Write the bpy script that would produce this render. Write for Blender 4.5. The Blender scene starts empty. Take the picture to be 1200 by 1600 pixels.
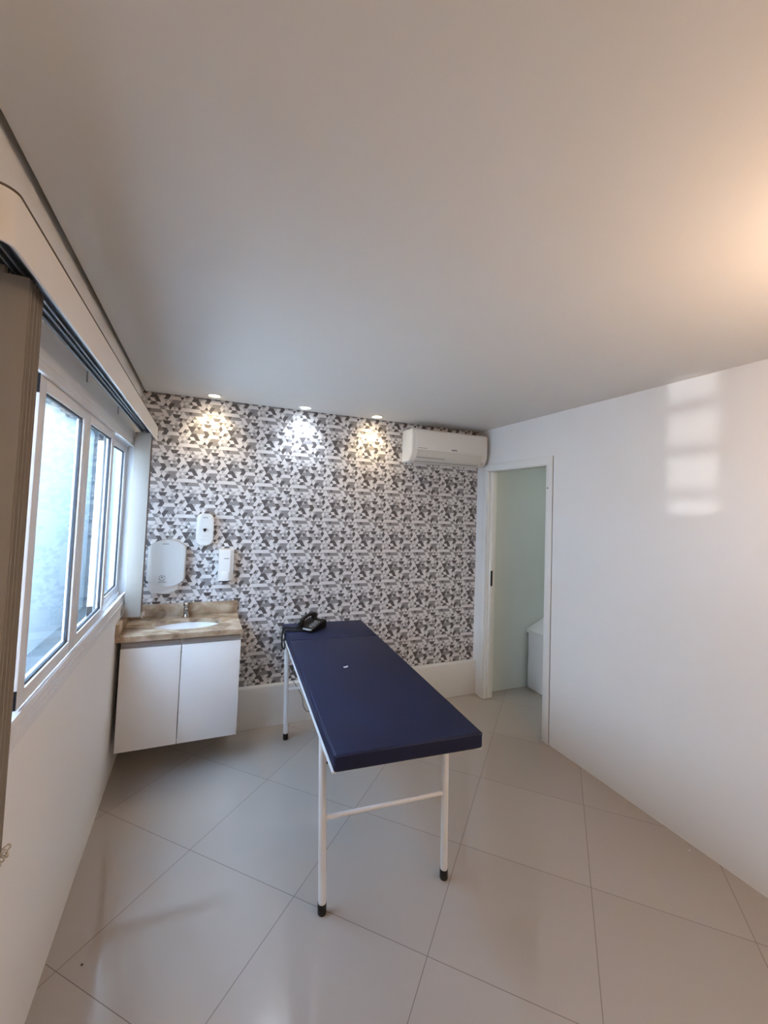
import bpy, bmesh, math, random
from mathutils import Vector, Matrix
random.seed(7)
S = bpy.context.scene
COL = S.collection
PI = math.pi
# room dimensions in metres (camera stands over the origin, y runs into the room)
XL, XR, YB, ZC = -0.441, 2.440, 3.452, 2.472
YR = -1.6
XI, YI = 3.95, 3.385          # store room behind the doorway

# ------------------------------------------------------------------ materials
def srgb(r, g, b):
    f = lambda c: (c/255/12.92) if c/255 <= 0.04045 else ((c/255+0.055)/1.055)**2.4
    return (f(r), f(g), f(b))

def mat(name, col, rough=0.5, metal=0.0, spec=0.5, vary=0.04, scale=6.0, bump=0.0, bscale=60.0, coat=0.0):
    m = bpy.data.materials.new(name); m.use_nodes = True
    nt = m.node_tree; b = nt.nodes['Principled BSDF']
    b.inputs['Roughness'].default_value = rough
    b.inputs['Metallic'].default_value = metal
    b.inputs['Specular IOR Level'].default_value = spec
    b.inputs['Coat Weight'].default_value = coat
    tc = nt.nodes.new('ShaderNodeTexCoord')
    nz = nt.nodes.new('ShaderNodeTexNoise'); nz.inputs['Scale'].default_value = scale
    nz.inputs['Detail'].default_value = 4
    nt.links.new(tc.outputs['Object'], nz.inputs['Vector'])
    mx = nt.nodes.new('ShaderNodeMix'); mx.data_type = 'RGBA'
    mx.inputs['A'].default_value = tuple(c*(1-vary) for c in col)+(1,)
    mx.inputs['B'].default_value = tuple(min(1, c*(1+vary)) for c in col)+(1,)
    nt.links.new(nz.outputs['Fac'], mx.inputs['Factor'])
    nt.links.new(mx.outputs['Result'], b.inputs['Base Color'])
    if bump > 0:
        n2 = nt.nodes.new('ShaderNodeTexNoise'); n2.inputs['Scale'].default_value = bscale
        nt.links.new(tc.outputs['Object'], n2.inputs['Vector'])
        bp = nt.nodes.new('ShaderNodeBump'); bp.inputs['Strength'].default_value = bump
        bp.inputs['Distance'].default_value = 0.004
        nt.links.new(n2.outputs['Fac'], bp.inputs['Height'])
        nt.links.new(bp.outputs['Normal'], b.inputs['Normal'])
    return m

def emis(name, col, strength):
    m = bpy.data.materials.new(name); m.use_nodes = True
    nt = m.node_tree; b = nt.nodes['Principled BSDF']
    b.inputs['Base Color'].default_value = (*col, 1)
    b.inputs['Emission Color'].default_value = (*col, 1)
    b.inputs['Emission Strength'].default_value = strength
    return m

M = {}
M['ceiling'] = mat('ceiling_paint', (.74, .735, .72), .85, vary=.015)
M['wall'] = mat('wall_paint', (.87, .86, .845), .6, vary=.012, bump=.02, bscale=25)
M['wall_gloss'] = mat('satin_wall_paint', (.85, .85, .85), .34, spec=.35, vary=.01, bump=.015, bscale=8)
M['store'] = mat('store_room_paint', (.67, .715, .685), .6, vary=.02)
M['plinth'] = mat('plinth_paint', (.80, .79, .77), .45, vary=.015)
M['trim'] = mat('door_trim_lacquer', (.82, .825, .81), .35, vary=.01)
M['alu'] = mat('white_aluminium', (.78, .78, .79), .35, vary=.01)
M['gasket'] = mat('black_gasket', (.012, .014, .02), .5)
M['blackplastic'] = mat('black_plastic', (.007, .007, .008), .42, spec=.3)
M['rubber'] = mat('black_rubber', (.012, .012, .012), .7)
M['rail'] = mat('anodised_rail', (.30, .34, .36), .35, metal=.7)
M['pelmet'] = mat('pelmet_white', (.78, .74, .69), .45, vary=.01)
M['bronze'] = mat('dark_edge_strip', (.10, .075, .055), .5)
M['slat'] = mat('blind_fabric', (.32, .29, .255), .75, vary=.02, scale=30)
M['chain'] = mat('bead_chain_plastic', (.58, .52, .43), .4)
M['mel'] = mat('white_melamine', (.78, .775, .77), .38, vary=.008)
M['melside'] = mat('cabinet_carcass', (.66, .64, .61), .5)
M['grip'] = mat('brushed_grip', (.34, .325, .32), .4, metal=.5)
M['ceramic'] = mat('white_ceramic', (.80, .81, .83), .08, vary=.005)
M['chrome'] = mat('chrome', (.45, .43, .41), .14, metal=1.0, vary=.01)
M['abs'] = mat('white_abs_plastic', (.80, .79, .765), .32, vary=.01)
M['absgrey'] = mat('grey_abs_plastic', (.62, .60, .575), .35, vary=.01)
M['abscover'] = mat('greyed_abs_plastic', (.55, .54, .52), .35, vary=.01)
M['logo'] = mat('grey_print', (.22, .21, .21), .5)
M['ac'] = mat('warm_white_plastic', (.80, .785, .745), .35, vary=.008)
M['acflap'] = mat('louvre_plastic', (.70, .69, .64), .4, vary=.01)
M['vinyl'] = mat('navy_vinyl', (.0098, .0145, .050), .55, spec=.28, vary=.22, scale=5, bump=.12, bscale=22)
M['steel'] = mat('white_painted_steel', (.80, .81, .83), .3, vary=.01)
M['bolt'] = mat('dark_bolt', (.03, .03, .03), .4, metal=.5)
M['paper'] = mat('white_scrap', (.75, .78, .80), .7)
M['strip'] = mat('phone_label_strip', (.42, .42, .43), .4)
M['key'] = mat('phone_keys', (.30, .30, .32), .5)
M['ext'] = mat('outdoor_limewash', (.80, .835, .845), .85, vary=.05, scale=1.2, bump=.03, bscale=12)
M['extg'] = mat('outdoor_concrete', (.27, .29, .30), .9, vary=.14, scale=5, bump=.2, bscale=20)
M['eave'] = mat('outdoor_fibre_cement', (.22, .27, .27), .85, vary=.1, scale=5)
M['warmlamp'] = emis('warm_led', (1.0, .80, .52), 16)
M['coollamp'] = emis('cool_led', (.80, .90, 1.0), 16)
M['pendant'] = emis('pendant_bulb', (1.0, .67, .42), 64)

def glass_mat():
    m = bpy.data.materials.new('window_glass'); m.use_nodes = True
    nt = m.node_tree; nt.nodes.clear()
    out = nt.nodes.new('ShaderNodeOutputMaterial')
    tr = nt.nodes.new('ShaderNodeBsdfTransparent'); tr.inputs['Color'].default_value = (.915, .955, .97, 1)
    gl = nt.nodes.new('ShaderNodeBsdfGlossy'); gl.inputs['Roughness'].default_value = .02
    fr = nt.nodes.new('ShaderNodeFresnel'); fr.inputs['IOR'].default_value = 1.3
    mx = nt.nodes.new('ShaderNodeMixShader')
    ge = nt.nodes.new('ShaderNodeNewGeometry'); sb_ = nt.nodes.new('ShaderNodeMath'); sb_.operation = 'SUBTRACT'; sb_.inputs[0].default_value = 1
    ml = nt.nodes.new('ShaderNodeMath'); ml.operation = 'MULTIPLY'
    nt.links.new(ge.outputs['Backfacing'], sb_.inputs[1]); nt.links.new(sb_.outputs[0], ml.inputs[0]); nt.links.new(fr.outputs[0], ml.inputs[1])
    nt.links.new(ml.outputs[0], mx.inputs[0]); nt.links.new(tr.outputs[0], mx.inputs[1]); nt.links.new(gl.outputs[0], mx.inputs[2])
    nt.links.new(mx.outputs[0], out.inputs[0])
    return m
M['glass'] = glass_mat()

def floor_mat():
    """polished porcelain tiles, 60 cm, laid diagonally"""
    m = bpy.data.materials.new('polished_porcelain_tiles'); m.use_nodes = True
    nt = m.node_tree; b = nt.nodes['Principled BSDF']; L = nt.links
    tc = nt.nodes.new('ShaderNodeTexCoord'); sx = nt.nodes.new('ShaderNodeSeparateXYZ')
    L.new(tc.outputs['Object'], sx.inputs[0])
    def mth(op, a, bb=None, c=None):
        n = nt.nodes.new('ShaderNodeMath'); n.operation = op
        for i, v in enumerate((a, bb, c)):
            if v is None: continue
            if isinstance(v, (int, float)): n.inputs[i].default_value = v
            else: L.new(v, n.inputs[i])
        return n.outputs[0]
    th, oA, oB, s = 0.783082, 1.064746, -2.232804, .6
    c, sn = math.cos(th), math.sin(th)
    def coord(cx, cy, off):
        a = mth('MULTIPLY', sx.outputs[0], cx); a2 = mth('MULTIPLY_ADD', sx.outputs[1], cy, a)
        return mth('DIVIDE', mth('SUBTRACT', a2, off), s)
    u = coord(c, sn, oA); v = coord(sn, -c, oB)
    def edge(t):
        f = mth('FRACT', t); g = mth('ABSOLUTE', mth('SUBTRACT', f, .5))
        return mth('GREATER_THAN', g, .5 - .00155/s)
    grout = mth('MAXIMUM', edge(u), edge(v))
    cmb = nt.nodes.new('ShaderNodeCombineXYZ')
    L.new(mth('FLOOR', u), cmb.inputs[0]); L.new(mth('FLOOR', v), cmb.inputs[1])
    wn = nt.nodes.new('ShaderNodeTexWhiteNoise'); L.new(cmb.outputs[0], wn.inputs['Vector'])
    nz = nt.nodes.new('ShaderNodeTexNoise'); nz.inputs['Scale'].default_value = 3; nz.inputs['Detail'].default_value = 5
    L.new(tc.outputs['Object'], nz.inputs['Vector'])
    k = mth('ADD', mth('MULTIPLY', wn.outputs['Value'], .5), mth('MULTIPLY', nz.outputs['Fac'], .5))
    mx = nt.nodes.new('ShaderNodeMix'); mx.data_type = 'RGBA'
    mx.inputs['A'].default_value = (.405, .358, .322, 1); mx.inputs['B'].default_value = (.45, .402, .365, 1)
    L.new(k, mx.inputs['Factor'])
    m2 = nt.nodes.new('ShaderNodeMix'); m2.data_type = 'RGBA'
    L.new(grout, m2.inputs['Factor']); L.new(mx.outputs['Result'], m2.inputs['A'])
    m2.inputs['B'].default_value = (.16, .125, .115, 1)
    L.new(m2.outputs['Result'], b.inputs['Base Color'])
    L.new(mth('MULTIPLY_ADD', grout, .5, .045), b.inputs['Roughness'])
    b.inputs['Specular IOR Level'].default_value = .8
    return m
M['floor'] = floor_mat()

def stone_mat():
    m = bpy.data.materials.new('beige_granite'); m.use_nodes = True
    nt = m.node_tree; b = nt.nodes['Principled BSDF']; L = nt.links
    b.inputs['Roughness'].default_value = .16
    tc = nt.nodes.new('ShaderNodeTexCoord')
    mp = nt.nodes.new('ShaderNodeMapping'); mp.inputs['Scale'].default_value = (1.0, 1.7, 1.7)
    L.new(tc.outputs['Object'], mp.inputs[0])
    n1 = nt.nodes.new('ShaderNodeTexNoise'); n1.inputs['Scale'].default_value = 5; n1.inputs['Detail'].default_value = 8
    n1.inputs['Distortion'].default_value = 1.2
    n2 = nt.nodes.new('ShaderNodeTexNoise'); n2.inputs['Scale'].default_value = 130; n2.inputs['Detail'].default_value = 3
    L.new(mp.outputs[0], n1.inputs['Vector']); L.new(tc.outputs['Object'], n2.inputs['Vector'])
    r = nt.nodes.new('ShaderNodeValToRGB'); e = r.color_ramp.elements
    e[0].position = .3; e[0].color = (.20, .125, .075, 1)
    e[1].position = .72; e[1].color = (.60, .50, .40, 1)
    x = r.color_ramp.elements.new(.5); x.color = (.42, .31, .21, 1)
    L.new(n1.outputs['Fac'], r.inputs[0])
    mx = nt.nodes.new('ShaderNodeMix'); mx.data_type = 'RGBA'; mx.blend_type = 'OVERLAY'; mx.inputs['Factor'].default_value = .45
    L.new(r.outputs[0], mx.inputs['A']); L.new(n2.outputs['Color'], mx.inputs['B'])
    L.new(mx.outputs['Result'], b.inputs['Base Color'])
    return m
M['stone'] = stone_mat()

# ------------------------------------------------------------------ mesh helpers
def bm_box(bm, x0, x1, y0, y1, z0, z1, bevel=0.0, seg=2):
    r = bmesh.ops.create_cube(bm, size=1)
    vs = r['verts']
    for v in vs:
        v.co = Vector(((x0+x1)/2 + v.co.x*(x1-x0), (y0+y1)/2 + v.co.y*(y1-y0), (z0+z1)/2 + v.co.z*(z1-z0)))
    if bevel > 0:
        es = list({e for v in vs for e in v.link_edges})
        bmesh.ops.bevel(bm, geom=es, offset=bevel, segments=seg, affect='EDGES', profile=.5)
    return vs

def bm_tube(bm, pts, rad, n=12, cap=True):
    pts = [Vector(p) for p in pts]; rings = []
    up = None
    for i, p in enumerate(pts):
        d = (pts[min(i+1, len(pts)-1)] - pts[max(i-1, 0)]).normalized()
        if up is None:
            up = Vector((0, 0, 1)) if abs(d.z) < .9 else Vector((1, 0, 0))
        s = d.cross(up).normalized(); up = s.cross(d).normalized()
        r = rad[i] if isinstance(rad, (list, tuple)) else rad
        rings.append([bm.verts.new(p + s*r*math.cos(2*PI*k/n) + up*r*math.sin(2*PI*k/n)) for k in range(n)])
    for a, b in zip(rings, rings[1:]):
        for k in range(n):
            bm.faces.new((a[k], a[(k+1) % n], b[(k+1) % n], b[k]))
    if cap:
        bm.faces.new(rings[0][::-1]); bm.faces.new(rings[-1])

def bm_lathe(bm, prof, c=(0, 0, 0), n=32, sx=1, sy=1, axis='z'):
    rings = []
    for r, h in prof:
        ring = []
        for k in range(n):
            a = 2*PI*k/n
            p = Vector((r*sx*math.cos(a), r*sy*math.sin(a), h))
            if axis == 'y': p = Vector((p.x, -p.z, p.y))
            if axis == 'x': p = Vector((p.z, p.x, p.y))
            ring.append(bm.verts.new(p + Vector(c)))
        rings.append(ring)
    for a, b in zip(rings, rings[1:]):
        for k in range(n):
            bm.faces.new((a[k], a[(k+1) % n], b[(k+1) % n], b[k]))
    return rings

def bm_prism(bm, poly, fn, t0, t1, bevel=0.0, seg=2):
    """extrude a 2-D outline; fn(u,v,t) places it in space"""
    a = [bm.verts.new(fn(u, v, t0)) for u, v in poly]
    b = [bm.verts.new(fn(u, v, t1)) for u, v in poly]
    n = len(poly)
    f0 = bm.faces.new(a); f1 = bm.faces.new(b[::-1])
    for i in range(n):
        bm.faces.new((a[i], b[i], b[(i+1) % n], a[(i+1) % n]))
    if bevel > 0:
        es = list(set(f0.edges) | set(f1.edges))
        bmesh.ops.bevel(bm, geom=es, offset=bevel, segments=seg, affect='EDGES', profile=.5)

def obj(name, bm, m, parent=None, smooth=True, kind=None, label=None):
    bmesh.ops.recalc_face_normals(bm, faces=bm.faces)
    me = bpy.data.meshes.new(name); bm.to_mesh(me); bm.free()
    for mm in (m if isinstance(m, (list, tuple)) else [m]): me.materials.append(mm)
    if smooth:
        for p in me.polygons: p.use_smooth = True
        me.set_sharp_from_angle(angle=math.radians(32))
    o = bpy.data.objects.new(name, me); COL.objects.link(o)
    if parent is not None: o.parent = parent
    if kind: o['kind'] = kind
    if label: o['label'] = label
    return o

def thing(name, label, cat, loc=(0, 0, 0), rz=0.0, group=None):
    o = bpy.data.objects.new(name, None); COL.objects.link(o)
    o.location = loc; o.rotation_euler = (0, 0, rz); o.empty_display_size = .1
    o['label'] = label; o['category'] = cat
    if group: o['group'] = group
    return o

def tag(o, label, cat, group=None):
    o['label'] = label; o['category'] = cat
    if group: o['group'] = group
    return o

def boxes(name, m, specs, parent=None, bevel=0.0, kind=None, label=None):
    bm = bmesh.new()
    for s in specs: bm_box(bm, *s, bevel=bevel)
    return obj(name, bm, m, parent, kind=kind, label=label)

ST = 'structure'
# ------------------------------------------------------------------ the setting
boxes('floor', M['floor'], [(-.59, XI+.1, YR-.15, YB+.15, -.12, 0)], kind=ST)
# ceiling with a shadow gap along the window wall and the papered wall
boxes('ceiling', M['ceiling'], [(XL+.022, XI, YR, YB-.014, ZC, ZC+.06)], kind=ST)
boxes('trim_1', M['ceiling'], [(-.59, XI+.1, YR-.15, YB+.15, ZC+.13, ZC+.2)], kind=ST)
WY0, WY1, WZ0, WZ1 = .81, 3.335, 1.035, 2.085      # window opening
boxes('wall_left', M['wall'], [(XL-.11, XL, YR-.15, YB+.15, 0, WZ0), (XL-.11, XL, YR-.15, YB+.15, WZ1, ZC+.13),
                               (XL-.11, XL, YR-.15, WY0, WZ0, WZ1), (XL-.11, XL, WY1, YB+.15, WZ0, WZ1)], kind=ST)
DY0, DY1, DZ = 2.538, 3.29, 2.09                    # doorway in the right wall
boxes('wall_right', M['wall_gloss'], [(XR, XR+.10, YR, DY0, 0, ZC+.13), (XR, XR+.10, DY1, YB, 0, ZC+.13),
                                (XR, XR+.10, DY0, DY1, DZ, ZC+.13)], kind=ST)
boxes('wall_rear', M['wall'], [(XL, XR+.1, YR-.15, YR, 0, ZC+.13)], kind=ST)
boxes('wall_store_back', M['store'], [(XR+.10, XI, YI, YI+.065, 0, ZC+.13)], kind=ST)
boxes('wall_store_right', M['store'], [(XI, XI+.1, 1.4, YB+.15, 0, ZC+.13)], kind=ST)
boxes('wall_store_front', M['store'], [(XR+.10, XI, 1.4, 1.5, 0, ZC+.13)], kind=ST)

# papered wall: white-to-charcoal triangles that repeat every 27.5 x 26.1 cm
NC, NR = 9, 10
wr = random.Random(41)
ROWS = [[None]*(2*NC) for _ in range(NR)]
for r in range(NR):
    for c in range(2*NC):
        p = ROWS[r][c-1] if c else None
        up = c % 2 == 0
        above = ROWS[r-1][(2*(c//2 + r % 2)) % (2*NC)] if (r and not up) else None
        if above and wr.random() < .13: ROWS[r][c] = above
        elif p and wr.random() < .13: ROWS[r][c] = p
        else: ROWS[r][c] = wr.choices('wlmd', (50, 22, 18, 10) if up else (26, 26, 27, 21))[0]
def stamp(r, c, txt):
    for i, ch in enumerate(txt): ROWS[r % NR][(c+i) % (2*NC)] = ch
# long white bar, grey slanted band, white trapezoids over charcoal ones, big triangles, hexagon halves
stamp(0, 17, 'd'); stamp(0, 0, 'wwwwwwwwwmm'); stamp(0, 11, 'lwdwlw')
stamp(1, 0, 'wmmdmmm'); stamp(1, 17, 'l'); stamp(2, 17, 'd'); stamp(2, 0, 'wwwlw')
stamp(3, 11, 'dwwwl'); stamp(4, 11, 'ddd'); stamp(4, 14, 'wwl')
stamp(4, 0, 'dwwm'); stamp(5, 2, 'wdd'); stamp(6, 4, 'wdmmmmm'); stamp(7, 3, 'wdd'); stamp(7, 9, 'wdd')
stamp(8, 1, 'lw'); stamp(8, 15, 'mmm'); stamp(9, 14, 'mmm'); stamp(8, 7, 'ddw'); stamp(9, 5, 'dmw'); stamp(9, 10, 'dwd')
bm = bmesh.new()
PB, PR_ = .03056, .0261
px0, pz0 = .354, 1.862                     # top of the first row
zt, zb = ZC+.128, 0.0
idx = {'w': 0, 'l': 1, 'm': 2, 'd': 3}
r0 = -math.ceil((zt-pz0)/PR_); r1 = math.ceil((pz0-zb)/PR_)
k0 = -math.ceil((px0-XL)/PB)-2; k1 = math.ceil((XR-px0)/PB)+2
yw = YB
cache = {}
def pv(x, z):
    k = (round(x*1e5), round(z*1e5))
    if k not in cache: cache[k] = bm.verts.new((x, yw, z))
    return cache[k]
rng = random.Random(3)
for r in range(r0, r1):
    row = ROWS[r % NR]; sh = .5*(r % 2)
    t, b_ = pz0 - r*PR_, pz0-(r+1)*PR_
    for k in range(k0, k1):
        x = px0 + (k+sh)*PB
        cu, cd = row[(2*k) % (2*NC)], row[(2*k+1) % (2*NC)]
        f = bm.faces.new((pv(x, b_), pv(x+PB, b_), pv(x+PB/2, t))); f.material_index = idx[cu]
        f = bm.faces.new((pv(x+PB/2, t), pv(x+PB, b_), pv(x+1.5*PB, t))); f.material_index = idx[cd]
for co, no in (((XL, 0, 0), (-1, 0, 0)), ((XR, 0, 0), (1, 0, 0)), ((0, 0, zt), (0, 0, 1)), ((0, 0, zb), (0, 0, -1))):
    g = bm.verts[:] + bm.edges[:] + bm.faces[:]
    bmesh.ops.bisect_plane(bm, geom=g, plane_co=co, plane_no=no, clear_outer=True)
mi = 4
v = bm_box(bm, XL, XR, YB+.002, YB+.15, 0, ZC+.13)
for f in {f for vv in v for f in vv.link_faces}: f.material_index = 4
for f in bm.faces:
    f.normal_update()
WPC = [(.74, .72, .72), (.50, .485, .49), (.27, .258, .262), (.098, .090, .094)]
wpm = [mat('wallpaper_'+n, c, .55, vary=.05, scale=25) for n, c in zip(('white', 'light_grey', 'mid_grey', 'charcoal'), WPC)]
me = bpy.data.meshes.new('wall_back')
for f in bm.faces:
    if f.material_index < 4 and f.normal.y > 0: f.normal_flip()
bm.to_mesh(me); bm.free()
for m_ in wpm + [M['wall']]: me.materials.append(m_)
o = bpy.data.objects.new('wall_back', me); COL.objects.link(o); o['kind'] = ST
# white plinth under the paper
boxes('baseboard_back', M['plinth'], [(XL, XR, YB-.055, YB, 0, .305)], bevel=.004, kind=ST)

# doorway: lining, casing, strike plate
d = boxes('door_1', M['trim'], [(XR+.001, XR+.099, DY1-.012, DY1, 0, DZ), (XR+.001, XR+.099, DY0, DY0+.012, 0, DZ), (XR+.001, XR+.099, DY0+.012, DY1-.012, DZ-.012, DZ)], kind=ST)
cs = []
boxes('casing', M['trim'], [(XR-.010, XR, DY1-.004, DY1+.058, 0, DZ-.004), (XR-.010, XR, DY0-.058, DY0+.004, 0, DZ-.004),
                            (XR-.010, XR, DY0-.058, DY1+.058, DZ-.004, DZ+.056)], parent=d, bevel=.002)
boxes('sliding_panel', M['trim'], [(XR+.03, XR+.062, DY1-.03, DY1-.0125, .006, DZ-.0125)], parent=d, bevel=.002)
boxes('strike_plate', M['blackplastic'], [(XR+.036, XR+.056, DY1-.0325, DY1-.03, 1.02, 1.16)], parent=d, label='black strike plate')
boxes('gap_shade_strip', M['bronze'], [(XR-.0022, XR, DY0-.0605, DY0-.0581, .002, DZ+.056)], parent=d, label='dark strip standing for the shade in the gap beside the casing')  # dark strip laid in for the shade between casing and wall
bm = bmesh.new(); bm_lathe(bm, [(0.0001, .0015), (.005, .001), (.006, 0)], (0, 0, 0), 12, axis='x')
sc = obj('screw_hole', bm, M['bolt'], d); sc.location = (XR-.0102, DY0-.012, 1.90); sc.rotation_euler = (0, PI, 0)

# ------------------------------------------------------------------ outdoors, seen through the panes
GZ = .10
boxes('wall_outdoor', M['ext'], [(-1.75, -1.55, -3, 8.4, GZ-.1, 2.75), (-1.75, -.55, 8.4, 8.6, GZ-.1, 2.75), (-.59, -.45, YB+.152, 8.4, GZ-.1, 3.0)], kind=ST)
boxes('ground', M['extg'], [(-1.75, -.591, -3, 8.6, GZ-.2, GZ)], kind=ST)
bm = bmesh.new()
ys = [-3+i*.06 for i in range(192)]
for y in ys:
    pass
top = []; bot = []; topb = []; botb = []
for i, y in enumerate(ys):
    w = .018*math.sin(y*9.0)+.012*math.sin(y*23+1)+random.uniform(-.012, .012)
    top.append(bm.verts.new((-1.44, y, 2.77))); bot.append(bm.verts.new((-1.44, y, 2.655+w)))
    topb.append(bm.verts.new((-1.80, y, 2.80))); botb.append(bm.verts.new((-1.80, y, 2.76+w*.5)))
for i in range(len(ys)-1):
    bm.faces.new((top[i], top[i+1], bot[i+1], bot[i])); bm.faces.new((topb[i], topb[i+1], top[i+1], top[i]))
    bm.faces.new((bot[i], bot[i+1], botb[i+1], botb[i])); bm.faces.new((botb[i], botb[i+1], topb[i+1], topb[i]))
bm.faces.new((top[0], bot[0], botb[0], topb[0])); bm.faces.new((top[-1], topb[-1], botb[-1], bot[-1]))
ev = obj('roof_edge', bm, M['eave']); tag(ev, 'pale ragged roof edge along the top of the outdoor wall', 'roof edge')
bm = bmesh.new(); bm_box(bm, -1.56, -1.40, 7.55, 7.72, GZ, 2.9, bevel=.01)
pl = obj('pillar', bm, M['extg']); tag(pl, 'grey concrete pillar outdoors, seen through the middle window pane', 'pillar')

cnp = boxes('unseen_canopy', M['ext'], [(-1.405, -.45, 3.5, 8.4, 3.0, 3.1)], bevel=.01); tag(cnp, 'unseen concrete slab added to shade the far end of the outdoor passage', 'unseen_canopy')  # out of view, added to keep sun and sky off the far passage
# ------------------------------------------------------------------ window
win = boxes('window_1', M['alu'], [(XL-.088, XL+.004, WY0, WY0+.03, WZ0, WZ1), (XL-.088, XL+.004, WY1-.03, WY1, WZ0, WZ1),
            (XL-.088, XL+.004, WY0+.03, WY1-.03, WZ1-.03, WZ1), (XL-.088, XL+.004, WY0+.03, WY1-.03, WZ0, WZ0+.03),
            (XL-.008, XL+.002, WY0+.03, WY1-.03, WZ0+.03, WZ0+.053), (XL-.044, XL-.040, WY0+.03, WY1-.03, WZ0+.03, WZ0+.054), (XL-.082, XL-.077, WY0+.03, WY1-.03, WZ0+.03, WZ0+.054), (XL-.008, XL+.002, WY0+.03, WY1-.03, WZ1-.040, WZ1-.03), (XL-.044, XL-.040, WY0+.03, WY1-.03, WZ1-.042, WZ1-.03),
            (XL+.004, XL+.008, WY0-.015, WY1+.002, WZ1-.012, WZ1+.014), (XL+.004, XL+.010, WY0-.015, WY1+.002, WZ0-.018, WZ0+.012)], kind=ST)
SZ0, SZ1 = 1.090, 2.050
def sash(y0, y1, xf, st=.053, rl=.043, caps=(), louvre=False, st0=None, st1=None):
    xb = xf-.026
    a0 = st if st0 is None else st0; a1 = st if st1 is None else st1
    s = boxes('sash', M['alu'], [(xb, xf, y0, y0+a0, SZ0, SZ1), (xb, xf, y1-a1, y1, SZ0, SZ1),
              (xb, xf, y0+a0, y1-a1, SZ0, SZ0+rl), (xb, xf, y0+a0, y1-a1, SZ1-rl, SZ1)], parent=win, bevel=.0015)
    gy0, gy1, gz0, gz1 = y0+a0, y1-a1, SZ0+rl, SZ1-rl
    if louvre:
        bm = bmesh.new()
        for i in range(30):
            z = gz0 + (gz1-gz0)*(i+.5)/30
            vs = bm_box(bm, xb+.010, xb+.0125, gy0, gy1, z-.021, z+.021)
            bmesh.ops.rotate(bm, verts=vs, cent=(xb+.011, 0, z), matrix=Matrix.Rotation(math.radians(18), 3, 'Y'))
        obj('blocking_louvre', bm, M['alu'], s)
    else:
        boxes('glass_pane', M['glass'], [(xb+.011, xb+.015, gy0, gy1, gz0, gz1)], parent=s)
        g = .007
        boxes('gasket', M['gasket'], [(xb+.008, xb+.0185, gy1-g, gy1, gz0, gz1), (xb+.008, xb+.0185, gy0, gy1-g, gz0, gz0+g), (xb+.008, xb+.0185, gy0, gy1-g, gz1-g, gz1)], parent=s)
    for z0, z1 in caps:
        boxes('end_cap', M['blackplastic'], [(xb+.001, xf-.001, y0-.002, y0, z0, z1)], parent=s, label='black plastic end cap')
    return s
CAP = ((SZ0+.002, SZ0+.055), (SZ1-.058, SZ1-.002))
sash(1.512, 2.066, XL-.010, caps=CAP)
sash(2.068, 2.632, XL-.010)
sash(2.585, 3.300, XL-.048, st0=.05, st1=.07, caps=CAP)
sash(WY0+.032, 1.455, XL-.048, louvre=True)  # hidden louvre in place of glass, added to bound the light patch

bm = bmesh.new()
for k in range(20): bm_box(bm, -.5895, -.5805, .80, 1.56, 1.1138+.0464*k, 1.1243+.0464*k)
bm_box(bm, -.5895, -.5805, .80, 1.56, 1.04, 1.096)
bm_box(bm, -.5905, -.5795, .79, .80, 1.03, 2.09); bm_box(bm, -.5905, -.5795, 1.56, 1.57, 1.03, 2.09)
gr = obj('patch_grille', bm, M['steel']); tag(gr, 'white barred grille outside the end of the window behind the blind', 'light-shaping grille')
# ------------------------------------------------------------------ vertical blind
vb = thing('vertical_blind', 'white pelmet of the vertical blind above the window with fabric slats stacked at both ends', 'blind', (XL, 1.0, 2.15))
def L3(p): return (p[0]-XL, p[1]-1.0, p[2]-2.15)
# pelmet: fascia with a rounded near corner returning to the wall
bm = bmesh.new()
xf, yn, yf, rr = -.312, .862, 3.285, .032
path = [(XL+.001, yn)] + [(xf-rr+rr*math.sin(a), yn+rr-rr*math.cos(a)) for a in [i*PI/2/8 for i in range(9)]] + [(xf, yf)]
inn = [(XL+.001, yn+.005)] + [(xf-rr+(rr-.005)*math.sin(a), yn+rr-(rr-.005)*math.cos(a)) for a in [i*PI/2/8 for i in range(9)]] + [(xf-.005, yf)]
pz0_, pz1_ = 2.106, 2.196
ra = [[bm.verts.new(L3((p[0], p[1], z))) for p in path] for z in (pz0_, pz1_)]
rb = [[bm.verts.new(L3((p[0], p[1], z))) for p in inn] for z in (pz0_, pz1_)]
n = len(path)
for i in range(n-1):
    bm.faces.new((ra[0][i], ra[0][i+1], ra[1][i+1], ra[1][i])); bm.faces.new((rb[0][i], rb[1][i], rb[1][i+1], rb[0][i+1]))
    bm.faces.new((ra[0][i], rb[0][i], rb[0][i+1], ra[0][i+1])); bm.faces.new((ra[1][i], ra[1][i+1], rb[1][i+1], rb[1][i]))
for e in (0, n-1): bm.faces.new((ra[0][e], ra[1][e], rb[1][e], rb[0][e]))
obj('pelmet', bm, M['pelmet'], vb)
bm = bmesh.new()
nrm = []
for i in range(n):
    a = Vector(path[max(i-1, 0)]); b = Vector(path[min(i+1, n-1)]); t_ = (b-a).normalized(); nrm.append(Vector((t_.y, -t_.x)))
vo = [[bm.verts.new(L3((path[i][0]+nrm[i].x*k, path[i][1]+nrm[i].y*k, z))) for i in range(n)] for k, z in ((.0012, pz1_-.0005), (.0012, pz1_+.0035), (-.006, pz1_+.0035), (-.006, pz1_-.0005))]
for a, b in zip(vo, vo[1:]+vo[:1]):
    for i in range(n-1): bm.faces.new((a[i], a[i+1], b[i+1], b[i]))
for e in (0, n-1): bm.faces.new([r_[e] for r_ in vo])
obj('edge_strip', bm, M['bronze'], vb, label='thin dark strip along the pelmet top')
bm = bmesh.new(); 
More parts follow.
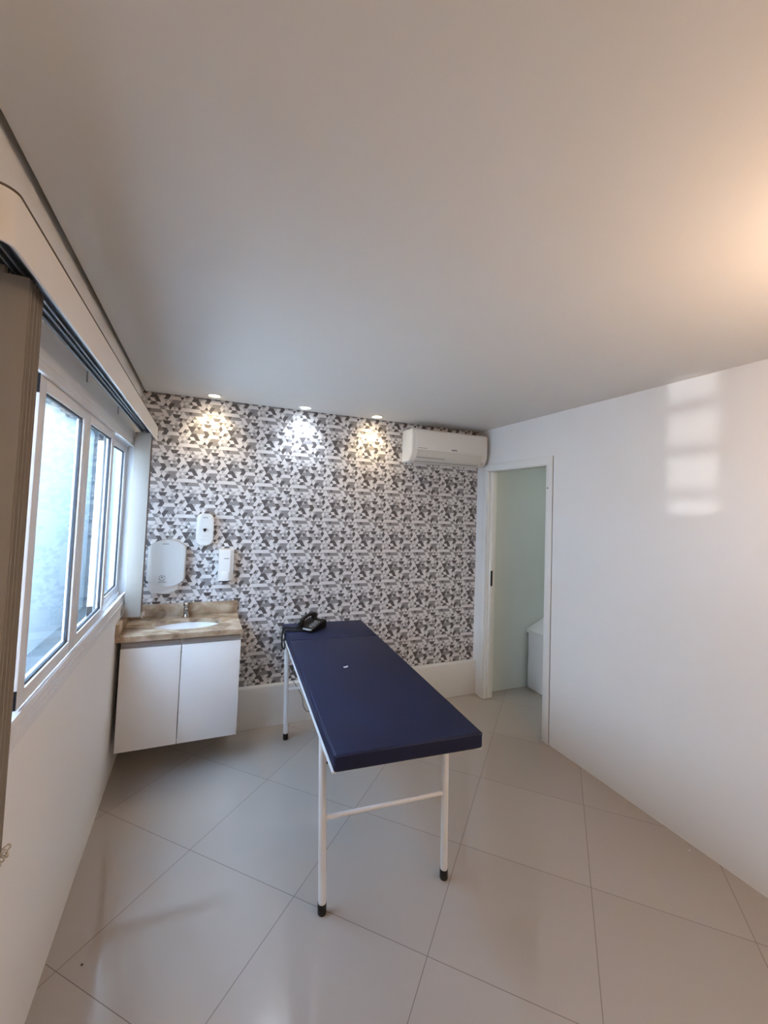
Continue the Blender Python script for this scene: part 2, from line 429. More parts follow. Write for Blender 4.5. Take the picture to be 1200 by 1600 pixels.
for s in ((-.372, -.318, .885, 3.27, 2.166, 2.172),):
    bm_box(bm, *[a-b for a, b in zip(s, (XL, XL, 1.0, 1.0, 2.15, 2.15))])
for x0, x1 in ((-.400, -.392), (-.378, -.374), (-.364, -.360), (-.346, -.338)):
    bm_box(bm, x0-XL, x1-XL, -.115, 2.27, 2.140-2.15, 2.170-2.15)
bm_box(bm, -.400-XL, -.338-XL, -.115, 2.27, .012, .022)
obj('headrail', bm, M['rail'], vb, label='grooved grey metal headrail')
bm = bmesh.new()
for x0, x1 in ((-.3915, -.3785), (-.3735, -.3645), (-.3595, -.3465)):
    bm_box(bm, x0-XL, x1-XL, -.115, 2.27, 2.148-2.15, 2.158-2.15)
obj('rail_groove', bm, M['gasket'], vb)
for y in (1.36, 1.95, 2.60):
    bm = bmesh.new()
    bm_box(bm, .0005, .0035, y-1.0, y-1.0+.018, 2.142-2.15, 2.205-2.15, bevel=.0008)
    bm_box(bm, .0035, .045, y-1.0, y-1.0+.018, 2.2-2.15, 2.205-2.15, bevel=.0008)
    bm_box(bm, .0405, .045, y-1.0, y-1.0+.018, 2.165-2.15, 2.2-2.15)
    obj('bracket', bm, M['rail'], vb)
def slat_mesh():
    bm = bmesh.new(); W = .092; nseg = 6; z0, z1 = .952-2.15, 2.130-2.15
    fr, bk = [], []
    for i in range(nseg+1):
        u = -W/2 + W*i/nseg; c = .0035*(1-(2*u/W)**2)
        fr.append([bm.verts.new((u, -c, z)) for z in (z0, z0+.035, z1-.02, z1)])
        bk.append([bm.verts.new((u, -c+.0012, z)) for z in (z0, z0+.035, z1-.02, z1)])
    for i in range(nseg):
        for j in range(3):
            bm.faces.new((fr[i][j], fr[i+1][j], fr[i+1][j+1], fr[i][j+1])); bm.faces.new((bk[i][j], bk[i][j+1], bk[i+1][j+1], bk[i+1][j]))
        bm.faces.new((fr[i][0], bk[i][0], bk[i+1][0], fr[i+1][0])); bm.faces.new((fr[i][3], fr[i+1][3], bk[i+1][3], bk[i][3]))
    for e in (0, nseg):
        for j in range(3): bm.faces.new((fr[e][j], fr[e][j+1], bk[e][j+1], bk[e][j]))
    bm_box(bm, -.006, .006, -.0022, -.0002, z1, z1+.016)
    return bm
s0 = obj('slat', slat_mesh(), M['slat'], vb)
pos = []
for i in range(12):
    pos.append((-.378+.0035*math.sin(i*2.1)*.6, 3.128+i*.0062, math.radians(2.5*math.sin(i*1.7))))
for i in range(13):
    pos.append((-.391+.0035*math.sin(i*1.9)*.6, 1.055+i*.0066, math.radians(2.5*math.sin(i*1.3+1))))
for i, (x, y, a) in enumerate(pos):
    s = s0 if i == 0 else s0.copy()
    if i: COL.objects.link(s)
    s.parent = vb; s.location = L3((x, y, 2.15)); s.rotation_euler = (0, 0, a)
def chain(y0, y1, x, sx):
    """bead chain looping between the slat weights"""
    bm = bmesh.new(); nl = 10
    for q in range(nl):
        ya, yb_ = y0+(y1-y0)*q/nl, y0+(y1-y0)*(q+1)/nl
        out = random.uniform(.010, .020); dz = random.uniform(-.012, .004)
        pts = []
        for i in range(15):
            t = i/14; k = math.sin(PI*t)
            pts.append(L3((x+sx*out*k, ya+(yb_-ya)*t, .962+dz*k-.010*k*math.cos(q*2.4)+.006*math.sin(2*PI*t))))
        bm_tube(bm, pts, .0011, 6)
        for p in pts[::2]:
            bmesh.ops.create_icosphere(bm, subdivisions=1, radius=.0021, matrix=Matrix.Translation(p))
    obj('bead_chain', bm, M['chain'], vb)
chain(3.126, 3.20, -.332, 1); chain(3.126, 3.20, -.424, -.3)
chain(1.053, 1.138, -.345, 1)

# ------------------------------------------------------------------ sink cabinet
cab = thing('sink_cabinet', 'white two-door cabinet hung under the stone countertop', 'cabinet', (-.0675, 3.2, .19))
def Lc(s, o=(-.0675, 3.2, .19)): return (s[0]-o[0], s[1]-o[0], s[2]-o[1], s[3]-o[1], s[4]-o[2], s[5]-o[2])
def lb(name, m, specs, parent, o, bevel=0.0, label=None):
    return boxes(name, m, [Lc(s, o) for s in specs], parent=parent, bevel=bevel, label=label)
co = (-.0675, 3.2, .19)
cx0, cx1, cy0, cy1, cz0, cz1 = -.411, .277, 3.008, YB-.056, .192, .838
lb('carcass', M['melside'], [(cx0, cx0+.016, cy0, cy1, cz0, cz1), (cx1-.016, cx1, cy0, cy1, cz0, cz1), (cx0+.016, cx1-.016, cy0, cy1, cz0, cz0+.016),
    (cx0+.016, cx1-.016, cy1-.006, cy1, cz0+.016, cz1), (cx0+.016, cx1-.016, cy0+.002, cy0+.02, cz1-.05, cz1), (cx0+.016, cx1-.016, cy1, YB-.001, .70, cz1)], cab, co, .001)
xm = -.0775
for x0, x1 in ((cx0, xm-.0018), (xm+.0018, cx1)):
    dr = lb('door', M['mel'], [(x0, x1, 2.988, 3.006, cz0-.004, .795)], cab, co, .0015)
    bm = bmesh.new()
    prof = [(2.990, .7952), (2.990, .801), (3.002, .801), (3.002, .822), (2.990, .829), (2.990, .833), (3.006, .833), (3.006, .7952)]
    bm_prism(bm, prof, lambda u, v, t: (t-co[0], u-co[1], v-co[2]), x0+.001, x1-.001)
    obj('grip_profile', bm, M['grip'], dr, label='brushed grey grip channel along the door top')

# countertop with an oval cut-out
ct = thing('countertop', 'beige veined stone countertop with upstands in the corner', 'countertop', (-.08, 3.2, .87))
oc = (-.08, 3.2, .87)
bx0, bx1, by0, by1 = XL+.001, .281, 2.976, YB-.001
ecx, ecy, ea, eb = -.058, 3.214, .222, .143
bm = bmesh.new(); N = 96
angs = sorted(set([2*PI*i/N for i in range(N)] + [math.atan2(y-ecy, x-ecx) % (2*PI) for x in (bx0, bx1) for y in (by0, by1)]))
def rect(a):
    dx, dy = math.cos(a), math.sin(a); t = 1e9
    if dx > 1e-9: t = min(t, (bx1-ecx)/dx)
    if dx < -1e-9: t = min(t, (bx0-ecx)/dx)
    if dy > 1e-9: t = min(t, (by1-ecy)/dy)
    if dy < -1e-9: t = min(t, (by0-ecy)/dy)
    return ecx+dx*t, ecy+dy*t
R_ = {}
for z in (.8385, .87):
    R_[z] = ([bm.verts.new((rect(a)[0]-oc[0], rect(a)[1]-oc[1], z-oc[2])) for a in angs],
             [bm.verts.new((ecx+ea*math.cos(a)-oc[0], ecy+eb*math.sin(a)-oc[1], z-oc[2])) for a in angs])
n = len(angs)
for i in range(n):
    j = (i+1) % n
    (o0, i0), (o1, i1) = R_[.8385], R_[.87]
    bm.faces.new((o1[i], o1[j], i1[j], i1[i])); bm.faces.new((o0[j], o0[i], i0[i], i0[j]))
    bm.faces.new((o0[i], o0[j], o1[j], o1[i])); bm.faces.new((i0[j], i0[i], i1[i], i1[j]))
obj('slab', bm, M['stone'], ct)
lb('backsplash', M['stone'], [(bx0, .281, YB-.021, YB-.001, .8702, .960)], ct, oc, .0015)
lb('side_splash', M['stone'], [(bx0, bx0+.019, 2.976, YB-.0215, .8702, .944)], ct, oc, .0015)
# basin
sb = thing('sink_basin', 'oval white ceramic basin sunk in the stone countertop', 'sink', (ecx, ecy, .70))
bm = bmesh.new()
prof = [(1.03, .138), (1.03, .130), (1.0, .120), (.95, .07), (.80, .02), (.5, .002), (.14, 0.0)]
bm_lathe(bm, [(r-.0, h) for r, h in [(.985, .1380), (.97, .128), (.93, .085), (.80, .042), (.55, .020), (.14, .014)]], (0, 0, 0), 48, ea+.006, eb+.006)
bm_lathe(bm, [(1.06, .1380), (1.03, .125), (.98, .07), (.84, .022), (.56, .002), (.14, -.004)], (0, 0, 0), 48, ea+.006, eb+.006)
bm_lathe(bm, [(1.06, .1380), (.985, .1380)], (0, 0, 0), 48, ea+.006, eb+.006)
obj('bowl', bm, M['ceramic'], sb)
bm = bmesh.new(); bm_lathe(bm, [(.0001, .016), (.010, .0155), (.022, .0175), (.0285, .014), (.0285, .006), (.0001, .006)], (0, 0, 0), 24)
obj('drain', bm, M['chrome'], sb, label='chrome drain')
# tap
tp = thing('faucet', 'small chrome push tap behind the white basin', 'tap', (-.072, 3.392, .8702)); tp.scale = (1.12, 1.12, 1.08)
bm = bmesh.new(); bm_lathe(bm, [(.0001, 0), (.024, 0), (.024, .005), (.017, .010), (.015, .05), (.0165, .062), (.0001, .064)], (0, 0, 0), 24)
obj('body', bm, M['chrome'], tp)
bm = bmesh.new(); bm_tube(bm, [(0, -.012, .042), (0, -.04, .046), (0, -.075, .043), (0, -.092, .034), (0, -.096, .022)], [.011, .011, .0105, .010, .0095], 16)
obj('spout', bm, M['chrome'], tp)
bm = bmesh.new(); bm_lathe(bm, [(.0001, .064), (.012, .064), (.013, .070), (.019, .074), (.020, .088), (.017, .096), (.0001, .099)], (0, 0, 0), 24)
obj('push_knob', bm, M['chrome'], tp)

# ------------------------------------------------------------------ dispensers on the papered wall
def arc_outline(x0, x1, z0, z1, bt, bb, n=16, corner=0.0):
    """outline with bowed top (bt) and bowed bottom (bb); z0/z1 are the side heights"""
    P = []
    for i in range(n+1):
        t = i/n; P.append((x0+(x1-x0)*t, z1+bt*(1-(2*t-1)**2)))
    for i in range(n+1):
        t = i/n; P.append((x1-(x1-x0)*t, z0-bb*(1-(2*t-1)**2)))
    return P
pt = thing('paper_towel_dispenser', 'wide white paper towel dispenser beside the window blind above the countertop', 'dispenser', (-.214, YB-.0005, 1.1))
o3 = (-.214, 1.1)
bm = bmesh.new()
poly = arc_outline(-.122, .122, .042, .272, .050, .045)
def pf(u, v, t):
    # front bows gently outwards
    return (u, -t if t < .02 else -(t + .020*(1-(u/.125)**2)), v)
bm_prism(bm, poly, pf, .0, .095, bevel=.008, seg=3)
obj('cover', bm, M['abscover'], pt)
bm = bmesh.new()
poly = arc_outline(-.108, .080, -.030, .036, .02, .024)
bm_prism(bm, poly, lambda u, v, t: (u, -t, v), .0, .088, bevel=.006)
obj('paper_tray', bm, M['absgrey'], pt)
bm = bmesh.new()
yq = -.1155
for i in range(24):
    a = 2*PI*i/24; a2 = 2*PI*(i+1)/24
    def q(a, r): return (r*math.cos(a)-.022, (r*math.sin(a)*(1.15 if math.sin(a) < 0 else .85))+.062)
    pp = [q(a, .016), q(a2, .016), q(a2, .0205), q(a, .0205)]
    if i % 6 == 5: continue
    bm_prism(bm, pp, lambda u, v, t: (u, yq-t, v), 0, .0015)
bm_prism(bm, [(-.030, .070), (-.014, .070), (-.022, .052)], lambda u, v, t: (u, yq-t, v), 0, .0015)
obj('emblem', bm, M['logo'], pt)
bm = bmesh.new(); bm_box(bm, -.046, .006, yq-.001, yq+.0035, .0285, .0325)
obj('emblem_line', bm, M['logo'], pt)
bm = bmesh.new(); bm_box(bm, -.030, .010, yq-.001, yq+.0035, .292, .2965)
obj('brand_mark', bm, M['logo'], pt)

sd = thing('soap_dispenser', 'rounded white soap dispenser with a small black drop-shaped window', 'dispenser', (.022, YB-.0005, 1.385))
bm = bmesh.new()
def rrect(w, h, r, n=8):
    P = []
    for cx, cz, a0 in ((w/2-r, h-r, 0), (-w/2+r, h-r, PI/2), (-w/2+r, r, PI), (w/2-r, r, 1.5*PI)):
        for i in range(n+1):
            a = a0+PI/2*i/n; P.append((cx+r*math.cos(a), cz+r*math.sin(a)))
    return P
def pf2(u, v, t): return (u, -t if t < .02 else -(t+.020*(1-(u/.062)**2)), v)
P2 = []
for u, v in rrect(.118, .226, .040):
    P2.append((u, v))
bm_prism(bm, P2, pf2, 0, .072, bevel=.008, seg=3)
obj('cover', bm, M['abs'], sd)
bm = bmesh.new()
dp = [(-.0125, .112), (-.011, .118), (0, .1205), (.011, .118), (.0125, .112), (.008, .102), (0, .0935), (-.008, .102)]
bm_prism(bm, dp, lambda u, v, t: (u, -.0905-t, v), 0, .003)
obj('level_window', bm, M['blackplastic'], sd, label='black drop-shaped level window')
bm = bmesh.new(); bm_box(bm, -.017, .015, -.0925, -.0885, .196, .2005)
obj('brand_mark', bm, M['logo'], sd)
bm = bmesh.new(); bm_box(bm, -.026, .002, -.0915, -.086, .0395, .042)
obj('text_line', bm, M['absgrey'], sd)
bm = bmesh.new(); bm_box(bm, -.022, .022, -.0912, -.086, .064, .0655)
obj('text_line', bm, M['absgrey'], sd)
bm = bmesh.new(); bm_box(bm, -.02, .02, -.07, -.03, -.006, .001, bevel=.002)
obj('nozzle', bm, M['absgrey'], sd)

gd = thing('soap_dispenser', 'slim rectangular white soap dispenser with square lower lip, right of the rounded one', 'dispenser', (.180, YB-.0005, 1.118))
bm = bmesh.new()
hp = [(-.052, 0), (-.052, .095), (.026, .095), (.052, .078), (.052, 0)]      # plan: left edge square, right edge chamfered
bm_prism(bm, hp, lambda u, v, t: (u, -v, t), .004, .234, bevel=.005, seg=3)
obj('cover', bm, M['abs'], gd)
bm = bmesh.new(); bm_box(bm, -.032, .020, -.101, -.094, .005, .073, bevel=.003)
obj('push_lip', bm, M['abs'], gd)
bm = bmesh.new(); bm_box(bm, -.046, .030, -.092, -.01, -.002, .0042)
obj('base_slot', bm, M['blackplastic'], gd, label='dark underside slot')
bm = bmesh.new(); bm_box(bm, -.018, .018, -.0965, -.094, .166, .171)
obj('brand_mark', bm, M['logo'], gd)

# ------------------------------------------------------------------ air conditioner
ac = thing('air_conditioner', 'white split air conditioner high on the papered wall near the doorway', 'air conditioner', (2.01, YB-.0005, 2.115))
bm = bmesh.new()
prof = [(0, .0), (-.13, .0), (-.165, .018), (-.195, .06), (-.203, .10), (-.203, .27), (-.190, .285), (0, .285)]
bm_prism(bm, prof, lambda u, v, t: (t, u, v), -.392, .392, bevel=.012, seg=3)
obj('body', bm, M['ac'], ac)
bm = bmesh.new(); bm_box(bm, -.355, .372, -.2085, -.2005, .108, .274, bevel=.003)
obj('front_panel', bm, M['ac'], ac)
bm = bmesh.new()
fp = [(-.140, .002), (-.168, .017), (-.197, .058), (-.2055, .098), (-.202, .100), (-.190, .055), (-.160, .012), (-.140, -.003)]
bm_prism(bm, fp, lambda u, v, t: (t, u, v), -.340, .330)
obj('louvre_flap', bm, M['acflap'], ac)
bm = bmesh.new(); 
for x0, x1, y, z in ((-.335, -.06, -.187, .037), (-.335, .31, -.157, .006), (-.335, -.25, -.2095, .116)):
    bm_box(bm, x0, x1, y-.004, y+.004, z-.0015, z+.0015)
obj('seam_line', bm, M['logo'], ac)
bm = bmesh.new(); bm_box(bm, .000, .056, -.2105, -.2075, .117, .127, bevel=.001)
obj('brand_badge', bm, M['logo'], ac)
bm = bmesh.new(); bm_box(bm, .338, .366, -.1805, -.165, .018, .05, bevel=.003)
obj('display_window', bm, M['absgrey'], ac)

# ------------------------------------------------------------------ recessed downlights
for x, y, m, lab, colr, pw in ((.035, 3.305, 'warmlamp', 'leftmost warm recessed downlight nearest the window', (1.0, .78, .48), 4.8),
                           (.706, 3.325, 'coollamp', 'cool white recessed downlight between the two warm ones', (.78, .88, 1.0), 5.6),
                           (1.317, 3.322, 'warmlamp', 'warm recessed downlight beside the air conditioner', (1.0, .78, .48), 4.6)):
    t = thing('downlight', lab, 'downlight', (x, y, ZC), group='recessed downlights in the ceiling')
    bm = bmesh.new(); bm_lathe(bm, [(.036, -.001), (.041, -.006), (.050, -.006), (.054, -.001), (.054, .0), (.036, .0), (.036, -.001)], (0, 0, 0), 32)
    obj('trim_ring', bm, M['abs'], t)
    bm = bmesh.new(); bm_lathe(bm, [(.0001, -.0055), (.02, -.005), (.0355, -.0015), (.0355, -.0005), (.0001, -.0005)], (0, 0, 0), 32)
    obj('lens', bm, M[m], t)
    ld = bpy.data.lights.new('downlight_beam', 'SPOT'); ld.energy = pw; ld.color = colr; ld.shadow_soft_size = .02
    ld.spot_size = math.radians(105); ld.spot_blend = .9
    lo = bpy.data.objects.new('downlight_beam', ld); COL.objects.link(lo); lo.parent = t; lo.location = (0, 0, -.012)
    lo.rotation_euler = (math.radians(14), 0, 0)

# ------------------------------------------------------------------ examination couch
NL, NR = Vector((.482, 1.507)), Vector((1.095, 1.465))
ax_l = Vector((.1195, 1.7915)).normalized()        # along the couch
ang = -math.atan2(ax_l.x, ax_l.y)
BL, BW = 1.795, .615
mid = (NL+NR)/2
bed = thing('examination_bed', 'navy blue padded examination bed on white tubular legs', 'bed', (mid.x, mid.y, 0), ang)
def pad(y0, y1, name):
    bm = bmesh.new()
    nx, ny = 10, max(4, int((y1-y0)/.08))
    bm_box(bm, -BW/2, BW/2, y0, y1, .737, .80, bevel=.010, seg=3)
    o = obj(name, bm, M['vinyl'], bed)
    return o
pad(0, 1.369, 'mattress'); pad(1.374, BL, 'head_cushion')
# piping seam round the upper front edge
bm = bmesh.new()
zs = .7935
bm_tube(bm, [(-BW/2+.006, -.0012, zs), (BW/2-.006, -.0012, zs)], .0016, 8)
bm_tube(bm, [(-BW/2-.0012, .006, zs), (-BW/2-.0012, BL-.006, zs)], .0014, 8)
bm_tube(bm, [(BW/2+.0012, .006, zs), (BW/2+.0012, BL-.006, zs)], .0014, 8)
obj('piping', bm, M['vinyl'], bed)
bm = bmesh.new()
bm_box(bm, -BW/2-.004, -BW/2+.022, .014, BL-.01, .729, .7365, bevel=.001)
bm_box(bm, BW/2-.022, BW/2+.003, .014, BL-.01, .729, .7365, bevel=.001)
bm_box(bm, -BW/2+.022, BW/2-.022, .27, .295, .716, .7365); bm_box(bm, -BW/2+.022, BW/2-.022, 1.66, 1.685, .716, .7365)
bm_box(bm, -BW/2+.022, BW/2-.022, 1.36, 1.385, .716, .7365)
obj('frame', bm, M['steel'], bed, label='white steel frame under the padding')
inv = Matrix.Rotation(-ang, 3, 'Z')
def Lb(x, y, z):
    v = inv @ Vector((x-mid.x, y-mid.y, 0)); return Vector((v.x, v.y, z))
legs = [((.545, 1.789), (.512, 1.775)), ((1.113, 1.759), (1.090, 1.742)), ((.639, 3.179), (.614, 3.165)), ((1.213, 3.139), (1.195, 3.125))]
for (fx, fy), (tx, ty) in legs:
    bm = bmesh.new(); f, t = Lb(fx, fy, .012), Lb(tx, ty, .732)
    bm_tube(bm, [f, t], .0163, 16)
    lg = obj('leg', bm, M['steel'], bed)
    bm = bmesh.new(); u = (t-f).normalized()
    f0 = Lb(fx, fy, 0)
    bm_tube(bm, [f0, f0+u*.004, f0+u*.044, f0+u*.045], [.0165, .0185, .0185, .016], 16)
    obj('rubber_foot', bm, M['rubber'], lg, label='black rubber foot')
    sgn = 1 if fx < .8 else -1
    bm = bmesh.new(); a = t + Vector((sgn*.026, .006, -.002)); b = a + Vector((sgn*-.002, 0, -.115))
    bm_tube(bm, [a, b], .0085, 10)
    br = obj('brace', bm, M['steel'], lg)
    bm = bmesh.new(); bm_tube(bm, [b+Vector((0, -.012, .008)), b+Vector((0, .012, .008))], .005, 10)
    obj('bolt', bm, M['bolt'], br)
for i, z in ((0, .392), (2, .36)):
    (f1, t1), (f2, t2) = legs[i], legs[i+1]
    k = z/.74
    p1 = Lb(f1[0]+(t1[0]-f1[0])*k, f1[1]+(t1[1]-f1[1])*k, z); p2 = Lb(f2[0]+(t2[0]-f2[0])*k, f2[1]+(t2[1]-f2[1])*k, z)
    bm = bmesh.new(); bm_tube(bm, [p1, p2], .0095, 12); obj('crossbar', bm, M['steel'], bed)
# white scrap on the padding
bm = bmesh.new()
P = [(-.016, -.004), (-.004, -.012), (.012, -.008), (.020, .006), (.004, .003), (-.010, .008)]
bm_prism(bm, P, lambda u, v, t: (u, v, t), 0, .0012)
sp = obj('paper_scrap', bm, M['paper']); sp.location = (.784, 2.316, .8003); sp.rotation_euler = (0, 0, .4)
tag(sp, 'tiny white scrap lying on the navy padding', 'scrap')

# ------------------------------------------------------------------ telephone
ph = thing('telephone', 'black push-button desk telephone with coiled cord on the far end of the navy bed', 'telephone', (.775, 3.098, .8003), math.radians(-49.5)); ph.scale = (.94, .94, .94)
bm = bmesh.new()
prof = [(-.095, .004), (-.095, .022), (-.088, .030), (.055, .066), (.085, .066), (.095, .058), (.095, .004)]
bm_prism(bm, prof, lambda u, v, t: (t, u, v), -.075, .075, bevel=.004)
obj('base', bm, M['blackplastic'], ph)
bm = bmesh.new()
pts = [(-.040, -.092+.19*i/12, .068+.022*math.sin(PI*i/12)+.018*i/12) for i in range(13)]
bm_tube(bm, pts, [.019, .0185, .016, .0145, .0135, .013, .013, .013, .0135, .0145, .016, .0185, .019], 14)
for c in (pts[0], pts[-1]):
    bm_lathe(bm, [(.0001, -.036), (.020, -.036), (.0245, -.026), (.0235, 0), (.016, .012), (.0001, .014)], (c[0], c[1]*.90, c[2]+.004), 20)
hs = obj('handset', bm, M['blackplastic'], ph)
bm = bmesh.new(); bmesh.ops.create_uvsphere(bm, u_segments=12, v_segments=8, radius=.0075, matrix=Matrix.Translation((-.040, -.110, .078)))
obj('earpiece_highlight', bm, M['key'], hs, label='pale ball standing for the highlight on the earpiece')  # pale ball put on for the highlight at the earpiece
tilt = math.atan2(.036, .143)
def onface(u, v): return (u, v, .030+(v+.088)*math.tan(tilt))
for r in range(4):
    for c in range(3):
        bm = bmesh.new(); p = onface(.018+c*.018, .020-r*.020)
        bm_box(bm, p[0]-.005, p[0]+.005, p[1]-.0045, p[1]+.0045, p[2]-.001, p[2]+.004, bevel=.001)
        obj('key', bm, M['key'], ph)
bm = bmesh.new(); p = onface(.036, -.060); bm_box(bm, p[0]-.012, p[0]+.012, p[1]-.004, p[1]+.004, p[2]-.001, p[2]+.003)
obj('function_key', bm, M['key'], ph)
bm = bmesh.new(); bm_box(bm, -.012, .066, -.0965, -.0895, .017, .0275, bevel=.001)
obj('label_strip', bm, M['strip'], ph, label='pale label strip along the front edge')
phm = Matrix.Translation((.775, 3.098, .8003)) @ Matrix.Rotation(math.radians(-49.5), 4, 'Z') @ Matrix.Scale(.94, 4)
pin = phm.inverted()
def smoothpts(P, n=10):
    out = []
    P = [Vector(p) for p in P]
    for i in range(len(P)-1):
        p0, p1, p2, p3 = P[max(i-1, 0)], P[i], P[i+1], P[min(i+2, len(P)-1)]
        for k in range(n):
            t = k/n
            out.append(.5*((2*p1)+(p2-p0)*t+(2*p0-5*p1+4*p2-p3)*t*t+(3*p1-p0-3*p2+p3)*t**3))
    out.append(P[-1]); return out
w = smoothpts([(.700, 3.085, .822), (.665, 3.115, .812), (.625, 3.14, .810), (.598, 3.15, .812), (.580, 3.152, .795), (.575, 3.152, .74), (.576, 3.145, .685), (.584, 3.12, .668), (.588, 3.095, .69), (.583, 3.085, .75), (.588, 3.08, .798), (.612, 3.075, .810), (.660, 3.065, .806), (.705, 3.055, .812)], 24)
bm = bmesh.new(); hel = []
for i, p in enumerate(w):
    dv = (w[min(i+1, len(w)-1)]-w[max(i-1, 0)]).normalized()
    s = dv.cross(Vector((.3, .1, 1))).normalized(); u = s.cross(dv)
    for sub in range(4):
        q = p if i == len(w)-1 else p.lerp(w[i+1], sub/4)
        a = (i*4+sub)*PI/3
        hel.append(pin @ (q + (s*math.cos(a)+u*math.sin(a))*.0048))
bm_tube(bm, hel, .0019, 6)
obj('coiled_cord', bm, M['rubber'], ph)
w = smoothpts([(.845, 3.16, .84), (.872, 3.22, .815), (.80, 3.318, .806), (.70, 3.322, .790), (.632, 3.30, .70), (.640, 3.27, .55), (.672, 3.22, .42), (.742, 3.18, .30), (.760, 3.17, .215), (.800, 3.17, .178), (.89, 3.24, .185), (1.0, 3.37, .2), (1.02, 3.394, .2)], 10)
bm = bmesh.new(); bm_tube(bm, [pin @ p for p in w], .0021, 8)
obj('line_cable', bm, M['rubber'], ph)

# ------------------------------------------------------------------ store room bin
bn = thing('lidded_bin', 'white lidded bin standing in the room behind the doorway', 'bin', (3.26, 3.17, 0))
bm = bmesh.new()
prof = [(-.235, .004), (.235, .004), (.235, .70), (-.235, .535)]
bm_prism(bm, prof, lambda u, v, t: (u, t, v), -.20, .20, bevel=.012)
obj('body', bm, M['abs'], bn)
bm = bmesh.new()
prof = [(-.248, .530), (-.248, .560), (-.225, .578), (.235, .79), (.248, .775), (.248, .705), (-.236, .535)]
bm_prism(bm, prof, lambda u, v, t: (u, t, v), -.208, .208, bevel=.006)
obj('lid', bm, M['abs'], bn)
bm = bmesh.new(); bm_lathe(bm, [(.0001, .003), (.010, .003), (.012, 0)], (0, 0, 0), 16, axis='x')
kn = obj('latch', bm, M['absgrey'], bn); kn.location = (-.236, -.09, .47); kn.rotation_euler = (0, PI, 0)

# specks on the tiles
bm = bmesh.new(); bmesh.ops.create_icosphere(bm, subdivisions=2, radius=.004, matrix=Matrix.Translation((0, 0, .0035)))
s_ = obj('crumb', bm, M['paper']); s_.location = (2.386, 1.456, 0); tag(s_, 'white crumb on the tiles at the foot of the right wall', 'crumb')
bm = bmesh.new(); bmesh.ops.create_icosphere(bm, subdivisions=2, radius=.0045, matrix=Matrix.Diagonal((1, .8, .5, 1)))
s_ = obj('crumb', bm, M['bolt']); s_.location = (-.318, 1.901, .002); tag(s_, 'dark crumb on the tiles near the window wall', 'crumb')

# ------------------------------------------------------------------ hanging lamp (right of the camera)
pd = thing('pendant_lamp', 'warm hanging lamp near the right wall', 'lamp', (1.62, .22, ZC))
bm = bmesh.new(); bm_lathe(bm, [(.0001, 0), (.05, 0), (.048, -.02), (.0001, -.025)], (0, 0, 0), 24); bm_tube(bm, [(0, 0, -.02), (0, 0, -.35)], .004, 8)
obj('unseen_canopy', bm, M['abs'], pd)
bm = bmesh.new(); bmesh.ops.create_uvsphere(bm, u_segments=24, v_segments=12, radius=.06, matrix=Matrix.Translation((0, 0, -.40)))
obj('bulb', bm, M['pendant'], pd)

# ------------------------------------------------------------------ light
def area(name, loc, rot, sx, sy, energy, col, portal=False):
    l = bpy.data.lights.new(name, 'AREA'); l.shape = 'RECTANGLE'; l.size = sx; l.size_y = sy; l.energy = energy; l.color = col
    if portal: l.cycles.is_portal = True
    o = bpy.data.objects.new(name, l); COL.objects.link(o); o.location = loc; o.rotation_euler = rot
    return o
def light(name, typ, loc, energy, col, size=.1):
    l = bpy.data.lights.new(name, typ); l.energy = energy; l.color = col; l.shadow_soft_size = size
    o = bpy.data.objects.new(name, l); COL.objects.link(o); o.location = loc; return o
w_ = bpy.data.worlds.new('sky'); S.world = w_; w_.use_nodes = True
bg = w_.node_tree.nodes['Background']
bg.inputs['Color'].default_value = (.52, .71, 1.0, 1); bg.inputs['Strength'].default_value = 9.5
sun = bpy.data.lights.new('sun', 'SUN'); sun.energy = 8.0; sun.color = (1.0, .95, .95); sun.angle = math.radians(6)
so = bpy.data.objects.new('sun', sun); COL.objects.link(so)
so.rotation_euler = Vector((-.42, .25, -1)).to_track_quat('-Z', 'Y').to_euler()
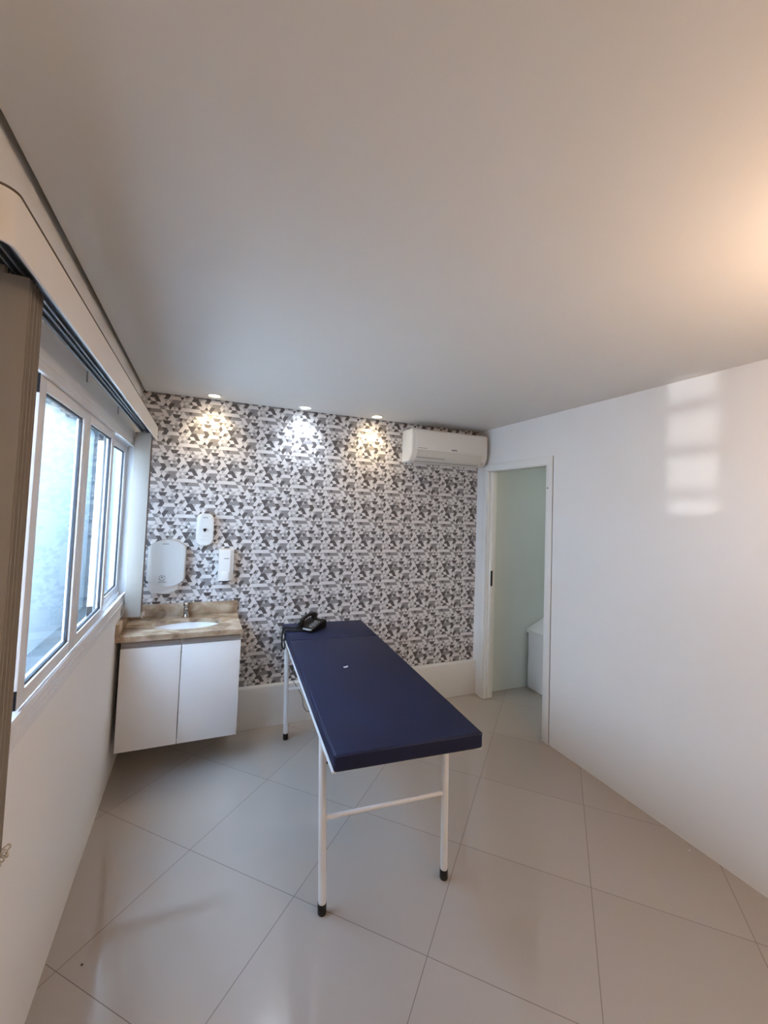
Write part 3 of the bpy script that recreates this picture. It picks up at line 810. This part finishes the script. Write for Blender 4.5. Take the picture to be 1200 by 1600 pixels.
# added spot lamp: throws a sun-glint patch through the grille on the right wall
gl = bpy.data.lights.new('glint_spot', 'SPOT'); gl.energy = 46; gl.color = (1.0, .99, .95); gl.shadow_soft_size = .009
gl.spot_size = math.radians(11.6); gl.spot_blend = .12
go = bpy.data.objects.new('glint_spot', gl); COL.objects.link(go); go.location = (-1.30, 1.483, .95)
go.rotation_euler = (Vector((2.44, 1.485, 2.1))-Vector((-1.30, 1.483, .95))).to_track_quat('-Z', 'Y').to_euler()
# fill panels added on the ceiling behind the camera to lift the room
for x in (.5, 1.5):
    t = thing('fill_panel_light', 'square fill light panel added behind the camera', 'ceiling light', (x, -.75, ZC), group='fill panels added behind the camera')
    boxes('frame', M['abs'], [(-.21, .21, -.21, .21, -.012, -.0005)], parent=t)
    boxes('diffuser', emis('fill_diffuser_%d' % round(x), (1.0, .88, .76), 2.2), [(-.2, .2, -.2, .2, -.016, -.012)], parent=t)

# fill panel added on the store room ceiling to brighten it
t = thing('fill_panel_light', 'square fill light panel added in the room behind the doorway', 'ceiling light', (3.2, 2.2, ZC))
boxes('frame', M['abs'], [(-.16, .16, -.16, .16, -.012, -.0005)], parent=t)
boxes('diffuser', emis('store_fill_diffuser', (.97, 1.0, .95), 6.5), [(-.15, .15, -.15, .15, -.016, -.012)], parent=t)
# ------------------------------------------------------------------ camera
cam = bpy.data.cameras.new('camera'); co_ = bpy.data.objects.new('camera', cam); COL.objects.link(co_)
yaw, pit, rol = math.radians(22.77246022), math.radians(2.75462216), math.radians(2.07747234)
f = Vector((math.sin(yaw)*math.cos(pit), math.cos(yaw)*math.cos(pit), math.sin(pit)))
r = Vector((math.cos(yaw), -math.sin(yaw), 0)); u = r.cross(f)
r2 = r*math.cos(rol)+u*math.sin(rol); u2 = -r*math.sin(rol)+u*math.cos(rol)
co_.matrix_world = Matrix(((r2.x, u2.x, -f.x, 0), (r2.y, u2.y, -f.y, 0), (r2.z, u2.z, -f.z, 1.68995566), (0, 0, 0, 1)))
cam.sensor_fit = 'AUTO'; cam.sensor_width = 36
cam.lens = 666.062994/1600*36
cam.shift_x = 1.635/1600; cam.shift_y = -36.1077/1600
cam.clip_start = .02; cam.clip_end = 100
S.camera = co_
S.view_settings.view_transform = 'Standard'; S.view_settings.look = 'None'; S.view_settings.gamma = 1
S.view_settings.use_curve_mapping = False
S.view_settings.exposure = 1.53
